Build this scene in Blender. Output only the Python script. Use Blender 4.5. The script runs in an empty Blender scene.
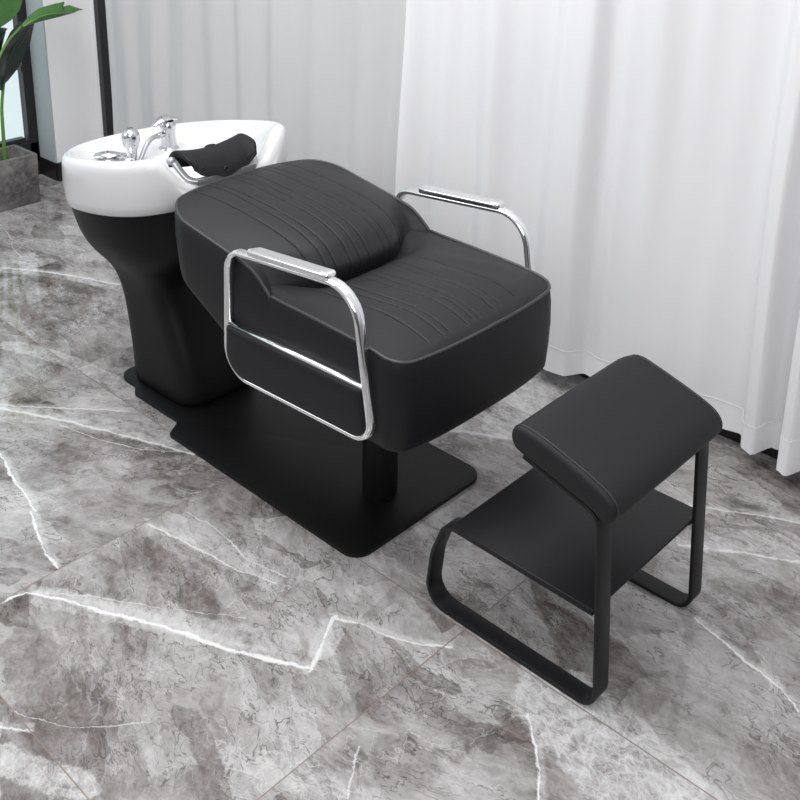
import bpy, math, random
from mathutils import Vector, noise
random.seed(7)
scene = bpy.context.scene
COL = scene.collection

# ---------------------------------------------------------------- helpers
def mk(name, verts, faces, mat, parent=None, smooth=True, auto=None):
    me = bpy.data.meshes.new(name)
    me.from_pydata([tuple(v) for v in verts], [], faces)
    me.update()
    import bmesh
    bm = bmesh.new(); bm.from_mesh(me)
    bmesh.ops.recalc_face_normals(bm, faces=bm.faces)
    bm.to_mesh(me); bm.free()
    if smooth:
        for p in me.polygons: p.use_smooth = True
        if auto is not None:
            me.set_sharp_from_angle(angle=math.radians(auto))
    o = bpy.data.objects.new(name, me)
    COL.objects.link(o)
    me.materials.append(mat)
    if parent is not None: o.parent = parent
    return o

class MB:
    """collects geometry for ONE mesh object"""
    def __init__(s): s.v = []; s.f = []
    def add(s, v, f):
        n = len(s.v); s.v += [tuple(p) for p in v]; s.f += [tuple(i + n for i in q) for q in f]; return s
    def build(s, name, mat, parent=None, smooth=True, auto=None): return mk(name, s.v, s.f, mat, parent, smooth, auto)

def loft(loops, closed=True, cap0=True, cap1=True, ring=False):
    n = len(loops[0]); v = [p for l in loops for p in l]; f = []
    m = len(loops)
    for i in range(m if ring else m - 1):
        i2 = (i + 1) % m
        for j in range(n if closed else n - 1):
            k = (j + 1) % n
            f.append((i*n+j, i*n+k, i2*n+k, i2*n+j))
    if not ring and closed:
        if cap0: f.append(tuple(range(n))[::-1])
        if cap1: f.append(tuple((m-1)*n + j for j in range(n)))
    return v, f

def grid(nu, nv, fn):
    v = [fn(i, j) for i in range(nu) for j in range(nv)]
    f = [(i*nv+j, i*nv+j+1, (i+1)*nv+j+1, (i+1)*nv+j) for i in range(nu-1) for j in range(nv-1)]
    return v, f

def fillet(pts, radii, closed=False, n=10):
    """round the corners of a 3-D polyline with true arcs"""
    P = [Vector(p) for p in pts]; N = len(P); out = []
    if not hasattr(radii, '__len__'): radii = [radii]*N
    for i in range(N):
        if not closed and i in (0, N-1): out.append(P[i]); continue
        a = (P[(i-1) % N] - P[i]); b = (P[(i+1) % N] - P[i]); r = radii[i]
        la, lb = a.length, b.length; a.normalize(); b.normalize()
        ang = math.acos(max(-1, min(1, a.dot(b))))
        if r <= 0 or ang > math.pi - 1e-3: out.append(P[i]); continue
        d = min(r/math.tan(ang/2), la*.49, lb*.49); r = d*math.tan(ang/2)
        c = P[i] + (a+b).normalized() * (r/math.sin(ang/2))
        s = P[i] + a*d - c; e = P[i] + b*d - c; tot = math.pi - ang
        for k in range(n+1):
            t = k/n
            out.append(c + (s*math.sin((1-t)*tot) + e*math.sin(t*tot))/math.sin(tot))
    return out

def sweep(path, section, closed=False, up=Vector((0, 1, 0)), cap=True):
    """section: list of (n, u): n in the plane normal to `up`, u along up-ish"""
    P = [Vector(p) for p in path]; N = len(P); loops = []
    for i in range(N):
        if closed: t = P[(i+1) % N] - P[(i-1) % N]
        else: t = P[min(i+1, N-1)] - P[max(i-1, 0)]
        t.normalize()
        nrm = t.cross(up)
        if nrm.length < 1e-4: nrm = t.cross(Vector((1, 0, .01)))
        nrm.normalize(); u = nrm.cross(t).normalized()
        loops.append([P[i] + nrm*a + u*b for a, b in section])
    return loft(loops, True, cap, cap, ring=closed)

def circ(r, r2=None, n=16): 
    r2 = r2 or r
    return [(r*math.cos(2*math.pi*k/n), r2*math.sin(2*math.pi*k/n)) for k in range(n)]
def rrect(a, b, r, n=4):
    out = []
    for cx, cy, s in ((a-r, b-r, 0), (-a+r, b-r, 1), (-a+r, -b+r, 2), (a-r, -b+r, 3)):
        for k in range(n+1):
            t = (s + k/n)*math.pi/2; out.append((cx + r*math.cos(t), cy + r*math.sin(t)))
    return out
def tube(path, r, closed=False, n=12, up=Vector((0, 1, 0)), r2=None): return sweep(path, circ(r, r2, n), closed, up)

def smooth_path(pts, n=8, closed=False):
    """Catmull-Rom through points"""
    P = [Vector(p) for p in pts]; N = len(P); out = []
    for i in range(N if closed else N-1):
        g = (lambda k: P[k % N]) if closed else (lambda k: P[max(0, min(N-1, k))])
        p0, p1, p2, p3 = g(i-1), g(i), g(i+1), g(i+2)
        for k in range(n):
            t = k/n
            out.append(.5*((2*p1) + (p2-p0)*t + (2*p0-5*p1+4*p2-p3)*t*t + (3*p1-p0-3*p2+p3)*t**3))
    if not closed: out.append(P[-1])
    return out

def resample(pts, n):
    P = [Vector(p) for p in pts]; L = [0]
    for a, b in zip(P, P[1:]): L.append(L[-1] + (b-a).length)
    out = []; j = 0
    for i in range(n):
        s = L[-1]*i/(n-1)
        while j < len(P)-2 and L[j+1] < s: j += 1
        d = L[j+1]-L[j]; out.append(P[j].lerp(P[j+1], (s-L[j])/d if d > 0 else 0))
    return out

def lathe(prof, c, axis=Vector((0, 0, 1)), n=24):
    """profile of (radius, height) about axis at c"""
    c = Vector(c); ax = axis.normalized(); a = ax.orthogonal().normalized(); b = ax.cross(a)
    loops = [[c + ax*h + (a*math.cos(2*math.pi*k/n) + b*math.sin(2*math.pi*k/n))*max(r, 1e-4) for k in range(n)] for r, h in prof]
    return loft(loops)

def box(c, s, bev=0.0):
    x, y, z = c; a, b, h = s[0]/2, s[1]/2, s[2]/2
    if bev <= 0:
        v = [(x+i*a, y+j*b, z+k*h) for i in (-1, 1) for j in (-1, 1) for k in (-1, 1)]
        return v, [(0,1,3,2),(4,6,7,5),(0,4,5,1),(2,3,7,6),(0,2,6,4),(1,5,7,3)]
    loops = []
    for zz, ins in ((-h, bev), (-h+bev*.3, bev*.3), (-h+bev, 0), (h-bev, 0), (h-bev*.3, bev*.3), (h, bev)):
        loops.append([(x+p, y+q, z+zz) for p, q in rrect(a-ins, b-ins, max(bev-ins*.5, 1e-4), 3)])
    return loft(loops)

def ss(a, b, x):
    t = max(0., min(1., (x-a)/(b-a))); return t*t*(3-2*t)
def lerp(a, b, t): return a + (b-a)*t
def pl(x, pts):
    """piecewise linear"""
    if x <= pts[0][0]: return pts[0][1]
    for (a, b), (c, d) in zip(pts, pts[1:]):
        if x <= c: return b + (d-b)*(x-a)/(c-a)
    return pts[-1][1]
def psm(x, pts):
    """smooth interpolation through points (cosine eased)"""
    if x <= pts[0][0]: return pts[0][1]
    for (a, b), (c, d) in zip(pts, pts[1:]):
        if x <= c:
            t = (x-a)/(c-a); t = t*t*(3-2*t); return b + (d-b)*t
    return pts[-1][1]

def tag(o, label=None, cat=None, group=None, kind=None):
    if label: o['label'] = label
    if cat: o['category'] = cat
    if group: o['group'] = group
    if kind: o['kind'] = kind
    return o
def empty(name, loc, label, cat, group=None):
    o = bpy.data.objects.new(name, None); COL.objects.link(o)
    o.empty_display_size = .1; o.location = loc
    return tag(o, label, cat, group)

# ---------------------------------------------------------------- materials
def sr(c):  # sRGB 0-255 -> linear
    def f(x):
        x /= 255.; return x/12.92 if x <= .04045 else ((x+.055)/1.055)**2.4
    if not hasattr(c, '__len__'): c = (c, c, c)
    return tuple(f(x) for x in c) + (1.,)

class NT:
    def __init__(s, name):
        s.m = bpy.data.materials.new(name); s.m.use_nodes = True
        s.t = s.m.node_tree; s.n = s.t.nodes; s.l = s.t.links
        s.p = s.n['Principled BSDF']
    def node(s, typ, **kw):
        n = s.n.new(typ)
        for k, v in kw.items(): setattr(n, k, v)
        return n
    def link(s, a, b): s.l.new(a, b)
    def math(s, op, a, b=None, c=None, clamp=False):
        n = s.n.new('ShaderNodeMath'); n.operation = op; n.use_clamp = clamp
        for i, x in enumerate((a, b, c)):
            if x is None: continue
            if isinstance(x, (int, float)): n.inputs[i].default_value = x
            else: s.l.new(x, n.inputs[i])
        return n.outputs[0]
    def vmath(s, op, a, b=None):
        n = s.n.new('ShaderNodeVectorMath'); n.operation = op
        for i, x in enumerate((a, b)):
            if x is None: continue
            if isinstance(x, (tuple, list, Vector)): n.inputs[i].default_value = tuple(x)
            else: s.l.new(x, n.inputs[i])
        return n.outputs['Value' if op in ('DOT_PRODUCT', 'LENGTH', 'DISTANCE') else 'Vector']
    def maprange(s, x, a, b, c=0., d=1., smooth=False):
        n = s.n.new('ShaderNodeMapRange'); n.clamp = True
        if smooth: n.interpolation_type = 'SMOOTHSTEP'
        s.l.new(x, n.inputs[0])
        for i, v in enumerate((a, b, c, d)): n.inputs[i+1].default_value = v
        return n.outputs[0]
    def noise(s, vec, scale, detail=4, rough=.55, dist=0., dim='3D'):
        n = s.n.new('ShaderNodeTexNoise'); n.noise_dimensions = dim
        n.inputs['Scale'].default_value = scale; n.inputs['Detail'].default_value = detail
        n.inputs['Roughness'].default_value = rough; n.inputs['Distortion'].default_value = dist
        if vec is not None: s.l.new(vec, n.inputs['Vector'])
        return n
    def mix(s, fac, a, b):
        n = s.n.new('ShaderNodeMix'); n.data_type = 'RGBA'
        for i, x in ((0, fac), (6, a), (7, b)):
            if isinstance(x, (int, float)): n.inputs[i].default_value = x
            elif isinstance(x, (tuple, list)): n.inputs[i].default_value = x
            else: s.l.new(x, n.inputs[i])
        return n.outputs[2]
    def coord(s, which='Object'):
        return s.n.new('ShaderNodeTexCoord').outputs[which]
    def bump(s, h, strength=.2, dist=.002):
        b = s.n.new('ShaderNodeBump'); b.inputs['Strength'].default_value = strength; b.inputs['Distance'].default_value = dist
        s.l.new(h, b.inputs['Height']); s.l.new(b.outputs[0], s.p.inputs['Normal'])

def simple(name, col, rough=.5, metal=0., spec=.5, bump=None, coat=0., var=0.):
    t = NT(name); p = t.p
    p.inputs['Base Color'].default_value = col; p.inputs['Roughness'].default_value = rough
    p.inputs['Metallic'].default_value = metal; p.inputs['Specular IOR Level'].default_value = spec
    p.inputs['Coat Weight'].default_value = coat
    co = t.coord()
    if var:
        n = t.noise(co, 9, 4)
        lo = tuple(c*(1-var) for c in col[:3]) + (1,); hi = tuple(min(1, c*(1+var)) for c in col[:3]) + (1,)
        t.link(t.mix(n.outputs[0], lo, hi), p.inputs['Base Color'])
    if bump:
        n = t.noise(co, bump[0], 3); t.bump(n.outputs[0], bump[1], bump[2])
    return t.m

M = {}
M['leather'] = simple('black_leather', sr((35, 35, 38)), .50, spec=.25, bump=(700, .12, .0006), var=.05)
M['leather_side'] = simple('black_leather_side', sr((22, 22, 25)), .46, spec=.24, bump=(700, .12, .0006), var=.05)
M['leather_stool'] = simple('stool_leather', sr((31, 31, 33)), .52, spec=.22, bump=(700, .1, .0006), var=.05)
M['piping'] = simple('piping_leather', sr((44, 44, 47)), .36, spec=.6)  # paler than the cushion leather: edge highlight put into the colour
M['thread'] = simple('black_thread', sr((12, 12, 13)), .7, spec=.1)
M['powder'] = simple('powder_coated_steel', sr((12, 12, 13)), .42, spec=.22, bump=(900, .1, .0004))
M['stool_metal'] = simple('stool_steel', sr((20, 20, 22)), .42, spec=.28, bump=(900, .1, .0004))
M['shell'] = simple('matte_black_plastic', sr((14, 14, 15)), .48, spec=.22, bump=(1200, .08, .0003))
M['chrome'] = simple('chrome', (.86, .87, .88, 1), .06, 1.)
M['tap_chrome'] = simple('tap_chrome', (.60, .61, .63, 1), .10, 1.)
M['satin'] = simple('satin_bracket', sr((172, 174, 177)), .30, .6)
M['ceramic'] = simple('white_ceramic', sr((205, 205, 207)), .14, spec=.42)
M['rubber'] = simple('black_gel_rubber', sr((26, 26, 28)), .6, spec=.22, bump=(900, .2, .0005))
M['dark_hole'] = simple('black_plastic', sr((18, 18, 18)), .4)
M['frame'] = simple('black_window_frame', sr((34, 34, 37)), .4, var=.05)
M['baseboard'] = simple('black_baseboard', sr((30, 29, 30)), .35, var=.1)
M['column_side'] = simple('grey_column_side', sr((168, 175, 178)), .8, spec=.2)
M['wall'] = simple('painted_wall', sr((236, 236, 238)), .85, spec=.2, bump=(60, .05, .002), var=.015)
M['stem'] = simple('leaf_stalk', sr((92, 138, 52)), .45)
M['soil'] = simple('soil', sr((48, 40, 34)), .95, bump=(90, .8, .01), var=.4)

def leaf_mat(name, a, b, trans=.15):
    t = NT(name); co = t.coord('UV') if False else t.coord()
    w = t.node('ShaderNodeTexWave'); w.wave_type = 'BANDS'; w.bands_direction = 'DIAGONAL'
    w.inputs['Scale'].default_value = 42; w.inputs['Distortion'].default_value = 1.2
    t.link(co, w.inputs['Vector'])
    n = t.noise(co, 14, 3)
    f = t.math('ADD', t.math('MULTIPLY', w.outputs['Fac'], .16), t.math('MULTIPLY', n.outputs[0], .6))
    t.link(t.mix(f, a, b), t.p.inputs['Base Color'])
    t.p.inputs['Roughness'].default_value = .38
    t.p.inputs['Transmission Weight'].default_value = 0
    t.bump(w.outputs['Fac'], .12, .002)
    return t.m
M['leaf'] = leaf_mat('fresh_leaf', sr((44, 88, 38)), sr((88, 140, 70)))
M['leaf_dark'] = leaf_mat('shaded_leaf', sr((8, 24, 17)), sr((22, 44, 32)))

def concrete():
    t = NT('grey_concrete'); co = t.coord()
    a = t.noise(co, 14, 8, .65); b = t.noise(co, 60, 4, .6)
    f = t.math('ADD', t.math('MULTIPLY', a.outputs[0], .8), t.math('MULTIPLY', b.outputs[0], .3))
    t.link(t.mix(t.maprange(f, .38, .75), sr((66, 64, 64)), sr((140, 138, 136))), t.p.inputs['Base Color'])
    t.p.inputs['Roughness'].default_value = .85; t.bump(b.outputs[0], .3, .002)
    return t.m
M['concrete'] = concrete()

def fabric(name, col, trans):
    t = NT(name); co = t.coord()
    w = t.noise(t.vmath('MULTIPLY', co, (1500., 1500., 40.)), 1., 2)
    s = t.noise(t.vmath('MULTIPLY', co, (5., 5., .6)), 1., 3)
    lo = tuple(c*.95 for c in col[:3]) + (1,)
    base = t.mix(s.outputs[0], lo, col)
    t.link(base, t.p.inputs['Base Color'])
    t.p.inputs['Roughness'].default_value = .9; t.p.inputs['Specular IOR Level'].default_value = .1
    t.bump(w.outputs[0], .08, .0006)
    tr = t.node('ShaderNodeBsdfTranslucent'); t.link(base, tr.inputs['Color'])
    mx = t.node('ShaderNodeMixShader'); mx.inputs[0].default_value = trans
    t.link(t.p.outputs[0], mx.inputs[1]); t.link(tr.outputs[0], mx.inputs[2])
    t.link(mx.outputs[0], t.n['Material Output'].inputs['Surface'])
    return t.m
M['curtain'] = fabric('white_curtain_cloth', sr((243, 243, 245)), .22)
M['curtain_grey'] = fabric('pale_grey_curtain_cloth', sr((218, 218, 219)), .2)
M['hem'] = fabric('curtain_hem_cloth', sr((240, 240, 242)), .1)

def glass_glow():
    t = NT('frosted_daylight_pane'); co = t.coord()
    n = t.noise(co, 2.5, 3)
    e = t.mix(n.outputs[0], (.64, .78, .82, 1), (.78, .89, .91, 1))
    t.link(e, t.p.inputs['Emission Color']); t.p.inputs['Emission Strength'].default_value = 1.0
    t.p.inputs['Base Color'].default_value = (.08, .09, .09, 1); t.p.inputs['Roughness'].default_value = .2
    return t.m
M['pane'] = glass_glow()

TILE = .8; TX, TY = -.48466, -.22672       # grout lines cross at this point
VEINS = [
    ('v', 0.012, 0.9, [(-0.475, -0.884), (-0.467, -0.839), (-0.398, -0.797), (-0.295, -0.757), (-0.19, -0.696), (-0.069, -0.651), (0.04, -0.602), (0.111, -0.566), (0.161, -0.536)]),
    ('v', 0.004, 0.5, [(-0.469, -0.833), (-0.352, -0.748), (-0.231, -0.668), (-0.108, -0.581), (-0.051, -0.541)]),
    ('b', 0.04, 0.38, [(-0.436, -0.826), (-0.263, -0.726), (-0.1, -0.628), (0.079, -0.524)]),
    ('v', 0.012, 0.9, [(0.161, -0.544), (0.149, -0.513), (0.125, -0.474), (0.098, -0.427), (0.087, -0.395)]),
    ('b', 0.022, 0.6, [(0.148, -0.495), (0.134, -0.449), (0.115, -0.419)]),
    ('v', 0.007, 0.9, [(0.085, -0.406), (0.145, -0.372), (0.225, -0.351), (0.284, -0.32), (0.329, -0.284)]),
    ('v', 0.006, 0.6, [(-0.473, -0.511), (-0.343, -0.483), (-0.188, -0.454), (-0.086, -0.424)]),
    ('v', 0.005, 0.6, [(-0.444, -0.41), (-0.327, -0.398), (-0.185, -0.417), (-0.081, -0.391)]),
    ('b', 0.05, 0.25, [(-0.439, -0.466), (-0.284, -0.444), (-0.109, -0.419)]),
    ('v', 0.003, 0.5, [(-0.178, -1.031), (-0.144, -1.011), (-0.087, -0.978), (-0.023, -0.927), (0.034, -0.851)]),
    ('v', 0.007, 0.9, [(-1.028, -0.618), (-0.891, -0.652), (-0.801, -0.666), (-0.72, -0.679)]),
    ('v', 0.007, 0.9, [(-0.729, -0.688), (-0.672, -0.708), (-0.591, -0.734), (-0.49, -0.749)]),
    ('v', 0.012, 0.7, [(-1.24, -0.509), (-1.115, -0.447), (-0.994, -0.387), (-0.834, -0.322), (-0.635, -0.242)]),
    ('v', 0.008, 0.6, [(-1.255, -0.501), (-1.113, -0.383), (-0.95, -0.245)]),
    ('v', 0.005, 0.5, [(-1.031, -0.431), (-0.882, -0.39), (-0.76, -0.338), (-0.653, -0.246)]),
    ('b', 0.05, 0.35, [(-1.219, -0.52), (-1.034, -0.396), (-0.741, -0.25)]),
    ('v', 0.01, 0.7, [(-2.183, -0.024), (-2.047, 0.072), (-1.888, 0.152), (-1.722, 0.217)]),
    ('b', 0.03, 0.35, [(-2.165, -0.033), (-1.951, 0.103), (-1.699, 0.203)]),
    ('v', 0.004, 0.6, [(-2.61, 0.196), (-2.468, 0.164), (-2.338, 0.113), (-2.222, 0.086)]),
    ('b', 0.04, 0.45, [(-1.603, -0.322), (-1.465, -0.252), (-1.246, -0.199), (-1.027, -0.194)]),
    ('v', 0.008, 0.6, [(-0.163, -1.064), (-0.138, -1.045), (-0.113, -1.027)]),
    ('b', 0.04, 0.6, [(-0.104, -1.095), (-0.05, -1.082), (0.025, -1.043), (0.073, -1.019)]),
    ('v', 0.006, 0.9, [(0.657, 0.162), (0.725, 0.139), (0.789, 0.123), (0.853, 0.111), (0.928, 0.072)]),
    ('v', 0.008, 0.5, [(0.453, 0.515), (0.555, 0.582), (0.68, 0.651)]),
    ('v', 0.012, 0.6, [(0.51, 0.359), (0.625, 0.438), (0.743, 0.505)]),
    ('b', 0.05, 0.4, [(0.518, 0.393), (0.605, 0.48), (0.717, 0.565)]),
    ('b', 0.11, 0.75, [(0.542, -0.235), (0.664, -0.269), (0.795, -0.307), (0.875, -0.341)]),
    ('b', 0.06, 0.6, [(0.665, -0.2), (0.794, -0.234), (0.91, -0.264)]),
    ('v', 0.006, 0.9, [(0.55, -0.314), (0.604, -0.36), (0.677, -0.454)]),
    ('b', 0.08, 0.55, [(-0.21, 0.83), (-0.154, 0.632), (-0.108, 0.449)]),
    ('v', 0.02, 0.5, [(-0.268, 0.305), (-0.163, 0.38), (-0.037, 0.449)]),
    ('v', 0.004, 0.6, [(0.367, -0.602), (0.398, -0.648), (0.432, -0.697)]),
    ('b', 0.05, 0.4, [(0.324, -0.716), (0.409, -0.72)]),
    ('d', 0.022, 0.8, [(0.311, -0.391), (0.353, -0.383), (0.408, -0.368)]),
    ('d', 0.03, 0.6, [(0.51, -0.337), (0.567, -0.364), (0.624, -0.403)]),
    ('d', 0.07, 0.55, [(-0.337, -0.917), (-0.217, -0.952), (-0.123, -0.983), (0.026, -1.012), (0.107, -1.019)]),
    ('d', 0.04, 0.45, [(-0.348, -0.801), (-0.24, -0.86), (-0.147, -0.92), (-0.07, -0.954)]),
    ('d', 0.03, 0.7, [(0.058, -0.796), (0.128, -0.8), (0.199, -0.825), (0.265, -0.863)]),
    ('d', 0.03, 0.4, [(0.009, -0.903), (0.083, -0.925), (0.141, -0.957)]),
    ('d', 0.05, 0.55, [(-0.366, -0.561), (-0.239, -0.58), (-0.129, -0.592)]),
    ('d', 0.03, 0.55, [(0.125, -0.425), (0.2, -0.463), (0.314, -0.525)]),
    ('d', 0.012, 0.6, [(0.211, -0.364), (0.256, -0.368), (0.311, -0.376)]),
    ('d', 0.05, 0.4, [(-0.681, -0.392), (-0.596, -0.321), (-0.489, -0.252)]),
    ('d', 0.03, 0.5, [(-0.42, -0.538), (-0.298, -0.479), (-0.124, -0.467)]),
    ('d', 0.05, 0.4, [(-1.435, -0.005), (-1.251, -0.159), (-1.073, -0.2)]),
    ('d', 0.05, 0.4, [(-1.868, -0.108), (-1.593, -0.162), (-1.454, -0.222)]),
    ('d', 0.1, 0.35, [(0.573, -0.013), (0.797, -0.086), (0.977, -0.127)]),
    ('d', 0.04, 0.4, [(0.645, 0.297), (0.764, 0.348), (0.81, 0.348)]),
    ('d', 0.03, 0.45, [(-0.082, 0.369), (-0.002, 0.38), (0.078, 0.362)]),
    ('d', 0.05, 0.35, [(0.133, -0.302), (0.132, -0.235), (0.259, -0.242)]),
]


def marble():
    t = NT('polished_grey_marble_tiles'); p = t.p
    co = t.coord()
    sep = t.node('ShaderNodeSeparateXYZ'); t.link(co, sep.inputs[0])
    gx = t.math('DIVIDE', t.math('SUBTRACT', sep.outputs[0], TX), TILE)
    gy = t.math('DIVIDE', t.math('SUBTRACT', sep.outputs[1], TY), TILE)
    ix, iy = t.math('FLOOR', gx), t.math('FLOOR', gy)
    fx, fy = t.math('SUBTRACT', gx, ix), t.math('SUBTRACT', gy, iy)
    cell = t.node('ShaderNodeCombineXYZ'); t.link(ix, cell.inputs[0]); t.link(iy, cell.inputs[1])
    wn = t.node('ShaderNodeTexWhiteNoise'); wn.noise_dimensions = '3D'; t.link(cell.outputs[0], wn.inputs['Vector'])
    rnd = wn.outputs['Value']
    off = t.vmath('MULTIPLY', wn.outputs['Color'], (17., 23., 31.))
    # every tile gets its own offset and its own streak direction
    ang = t.math('MULTIPLY_ADD', rnd, .9, -.45)
    for (i_, j_, deg) in ((0, -1, -17), (1, 0, -8), (-1, -1, 30), (1, -1, 10), (0, 0, 5)):
        sel = t.math('MULTIPLY', t.math('COMPARE', ix, i_, .1), t.math('COMPARE', iy, j_, .1))
        ang = t.math('ADD', t.math('MULTIPLY', ang, t.math('SUBTRACT', 1., sel)), t.math('MULTIPLY', sel, math.radians(deg)))
    rot = t.node('ShaderNodeVectorRotate'); rot.rotation_type = 'Z_AXIS'
    t.link(t.vmath('ADD', co, off), rot.inputs['Vector']); t.link(t.math('MULTIPLY', ang, -1.), rot.inputs['Angle'])
    q = rot.outputs[0]
    def warp(v, scale, amt, detail=5):
        n = t.noise(v, scale, detail, .62)
        return t.vmath('ADD', v, t.vmath('MULTIPLY', t.vmath('SUBTRACT', n.outputs['Color'], (.5, .5, .5)), (amt, amt, amt)))
    qa = warp(q, 2.6, .15); qb = warp(qa, 17., .018, 5)
    def stretch(v, k, o=(0, 0, 0)): return t.vmath('MULTIPLY', t.vmath('ADD', v, o), (1., k, 1.))
    cloud = t.noise(qa, 2.8, 10, .68).outputs[0]
    strk = t.noise(stretch(qb, 2.1), 5., 10, .64, .3).outputs[0]
    f = t.math('ADD', t.math('MULTIPLY', cloud, .42), t.math('MULTIPLY', strk, .58))
    # angular shards of slightly different tone with crisp borders
    vo = t.node('ShaderNodeTexVoronoi'); vo.inputs['Scale'].default_value = 5.2; t.link(stretch(qb, 2.0), vo.inputs['Vector'])
    sh = t.node('ShaderNodeSeparateColor'); t.link(vo.outputs['Color'], sh.inputs[0])
    f = t.math('ADD', f, t.math('MULTIPLY', t.math('SUBTRACT', sh.outputs[0], .5), .14))
    grain = t.noise(stretch(qb, 1.5, (3, 1, 0)), 30, 10, .78, .3).outputs[0]
    f = t.math('ADD', f, t.math('MULTIPLY', t.math('SUBTRACT', grain, .5), .36))
    ramp = t.node('ShaderNodeValToRGB'); t.link(f, ramp.inputs[0])
    el = ramp.color_ramp.elements
    el[0].position = .33; el[0].color = sr((76, 71, 69))
    el[1].position = .70; el[1].color = sr((188, 187, 187))
    for ps, c in ((.41, (114, 109, 107)), (.49, (142, 139, 138)), (.57, (161, 159, 158))):
        e = el.new(ps); e.color = sr(c)
    col = ramp.outputs[0]
    def iso(vec, scale, w, detail=4, rough=.6, dist=.3, lev=.5):
        n = t.noise(vec, scale, detail, rough, dist).outputs[0]
        return t.maprange(t.math('ABSOLUTE', t.math('SUBTRACT', n, lev)), 0., w, 1., 0.)
    # short dark cracks running with the grain
    gate = t.maprange(t.noise(qa, 6.5, 4).outputs[0], .46, .58)
    dk = t.math('MULTIPLY', iso(stretch(qb, 2.4), 10, .016, 3, .55, .7), gate)
    gate3 = t.maprange(t.noise(t.vmath('ADD', qa, (7., 3., 0.)), 9., 4).outputs[0], .48, .60)
    dk2 = t.math('MULTIPLY', iso(stretch(qb, 2.6, (9, 4, 0)), 21, .030, 2.5, .55, .8), gate3)
    col = t.mix(t.math('MULTIPLY', t.math('MAXIMUM', dk, dk2), .78), col, sr((62, 56, 52)))
    gate2 = t.maprange(t.noise(t.vmath('ADD', qa, (5., 2., 1.)), 3.2, 4).outputs[0], .47, .62)
    wl = t.math('MAXIMUM', iso(stretch(qb, 1.5, (3, 8, 2)), 7., .007, 3), t.math('MULTIPLY', iso(stretch(qa, 2., (1, 5, 2)), 3., .012, 6, .6), .9))
    col = t.mix(t.math('MULTIPLY', t.math('MULTIPLY', wl, gate2), .55), col, sr((196, 196, 196)))
    # crystalline web inside the pale patches: straight hairlines at several angles
    web = None
    for sc_, st_, rz in ((9, (1., 3.6, 1.), .3), (8, (3.2, 1., 1.), -.5), (20, (1., 1.8, 1.), .9)):
        r = t.node('ShaderNodeVectorRotate'); r.rotation_type = 'Z_AXIS'; r.inputs['Angle'].default_value = rz; t.link(warp(co, 30., .010, 3), r.inputs['Vector'])
        v_ = t.node('ShaderNodeTexVoronoi'); v_.feature = 'DISTANCE_TO_EDGE'; v_.inputs['Scale'].default_value = sc_
        t.link(t.vmath('MULTIPLY', r.outputs[0], st_), v_.inputs['Vector'])
        m_ = t.maprange(v_.outputs['Distance'], 0., .05, 1., 0.)
        web = m_ if web is None else t.math('MAXIMUM', web, m_)
    web = t.math('ADD', t.math('MULTIPLY', web, .32), t.maprange(grain, .36, .60, .15, .85))
    # the large veins, laid on the floor where they run
    jit = t.vmath('MULTIPLY', t.vmath('SUBTRACT', t.noise(co, 13, 6, .7).outputs['Color'], (.5, .5, .5)), (.034, .034, 0.))
    cj = t.vmath('ADD', co, jit)
    edge = t.noise(co, 40, 7, .75).outputs[0]
    wide = t.maprange(t.noise(co, 13, 4).outputs[0], .35, .65, .35, 1.7)
    masks = {'v': None, 'b': None, 'd': None, 'h': None}
    def mx(k, m): masks[k] = m if masks[k] is None else t.math('MAXIMUM', masks[k], m)
    for kind, w, s, pts in VEINS:
        a, b = Vector(pts[0]), Vector(pts[-1]); L = (b-a).length; d = (b-a)/L; nn = Vector((-d.y, d.x))
        uv = [((Vector(q_)-a).dot(d)/L, (Vector(q_)-a).dot(nn)) for q_ in pts]
        H = max(.02, max(abs(y) for _, y in uv)*1.05)
        u = t.math('SUBTRACT', t.vmath('DOT_PRODUCT', cj, (d.x/L, d.y/L, 0.)), a.dot(d)/L)
        v = t.math('SUBTRACT', t.vmath('DOT_PRODUCT', cj, (nn.x, nn.y, 0.)), a.dot(nn))
        fc = t.node('ShaderNodeFloatCurve'); cv = fc.mapping.curves[0]
        us = sorted(uv); cv.points[0].location = (0., us[0][1]/H*.5+.5); cv.points[1].location = (1., us[-1][1]/H*.5+.5)
        for (uu, yy) in us[1:-1]: cv.points.new(max(.001, min(.999, uu)), yy/H*.5+.5)
        for pt in cv.points: pt.handle_type = 'AUTO' if kind == 'b' else 'VECTOR'
        fc.mapping.update(); t.link(u, fc.inputs['Value'])
        yc = t.math('MULTIPLY_ADD', fc.outputs[0], 2*H, -H)
        sv = t.math('SUBTRACT', v, yc); dv = t.math('ABSOLUTE', sv)
        du = t.math('MULTIPLY', t.math('MAXIMUM', t.math('SUBTRACT', t.math('ABSOLUTE', t.math('SUBTRACT', u, .5)), .5), 0.), L)
        dist = t.math('ADD', dv, du)
        if kind == 'v':
            dw = t.math('DIVIDE', t.math('ADD', dist, t.math('MULTIPLY', t.math('SUBTRACT', edge, .5), w*1.3)), wide)
            mx('v', t.maprange(dw, w*.20, w*.42, s, 0.))
            if w > .0055:
                dh = t.math('ADD', t.math('MAXIMUM', t.math('MULTIPLY', sv, .42), t.math('MULTIPLY', sv, -1.5)), du)
                mx('h', t.maprange(t.math('ADD', dh, t.math('MULTIPLY', t.math('SUBTRACT', edge, .5), w*1.2)), w*.6, w*1.15, s*.62, 0.))
        else: mx(kind, t.maprange(t.math('ADD', dist, t.math('MULTIPLY', t.math('SUBTRACT', edge, .5), w*.9)), w*.70, w*.90, s, 0., True))
    col = t.mix(t.math('MULTIPLY', masks['d'], t.maprange(grain, .38, .62, 1., .45)), col, sr((84, 77, 73)))
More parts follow.
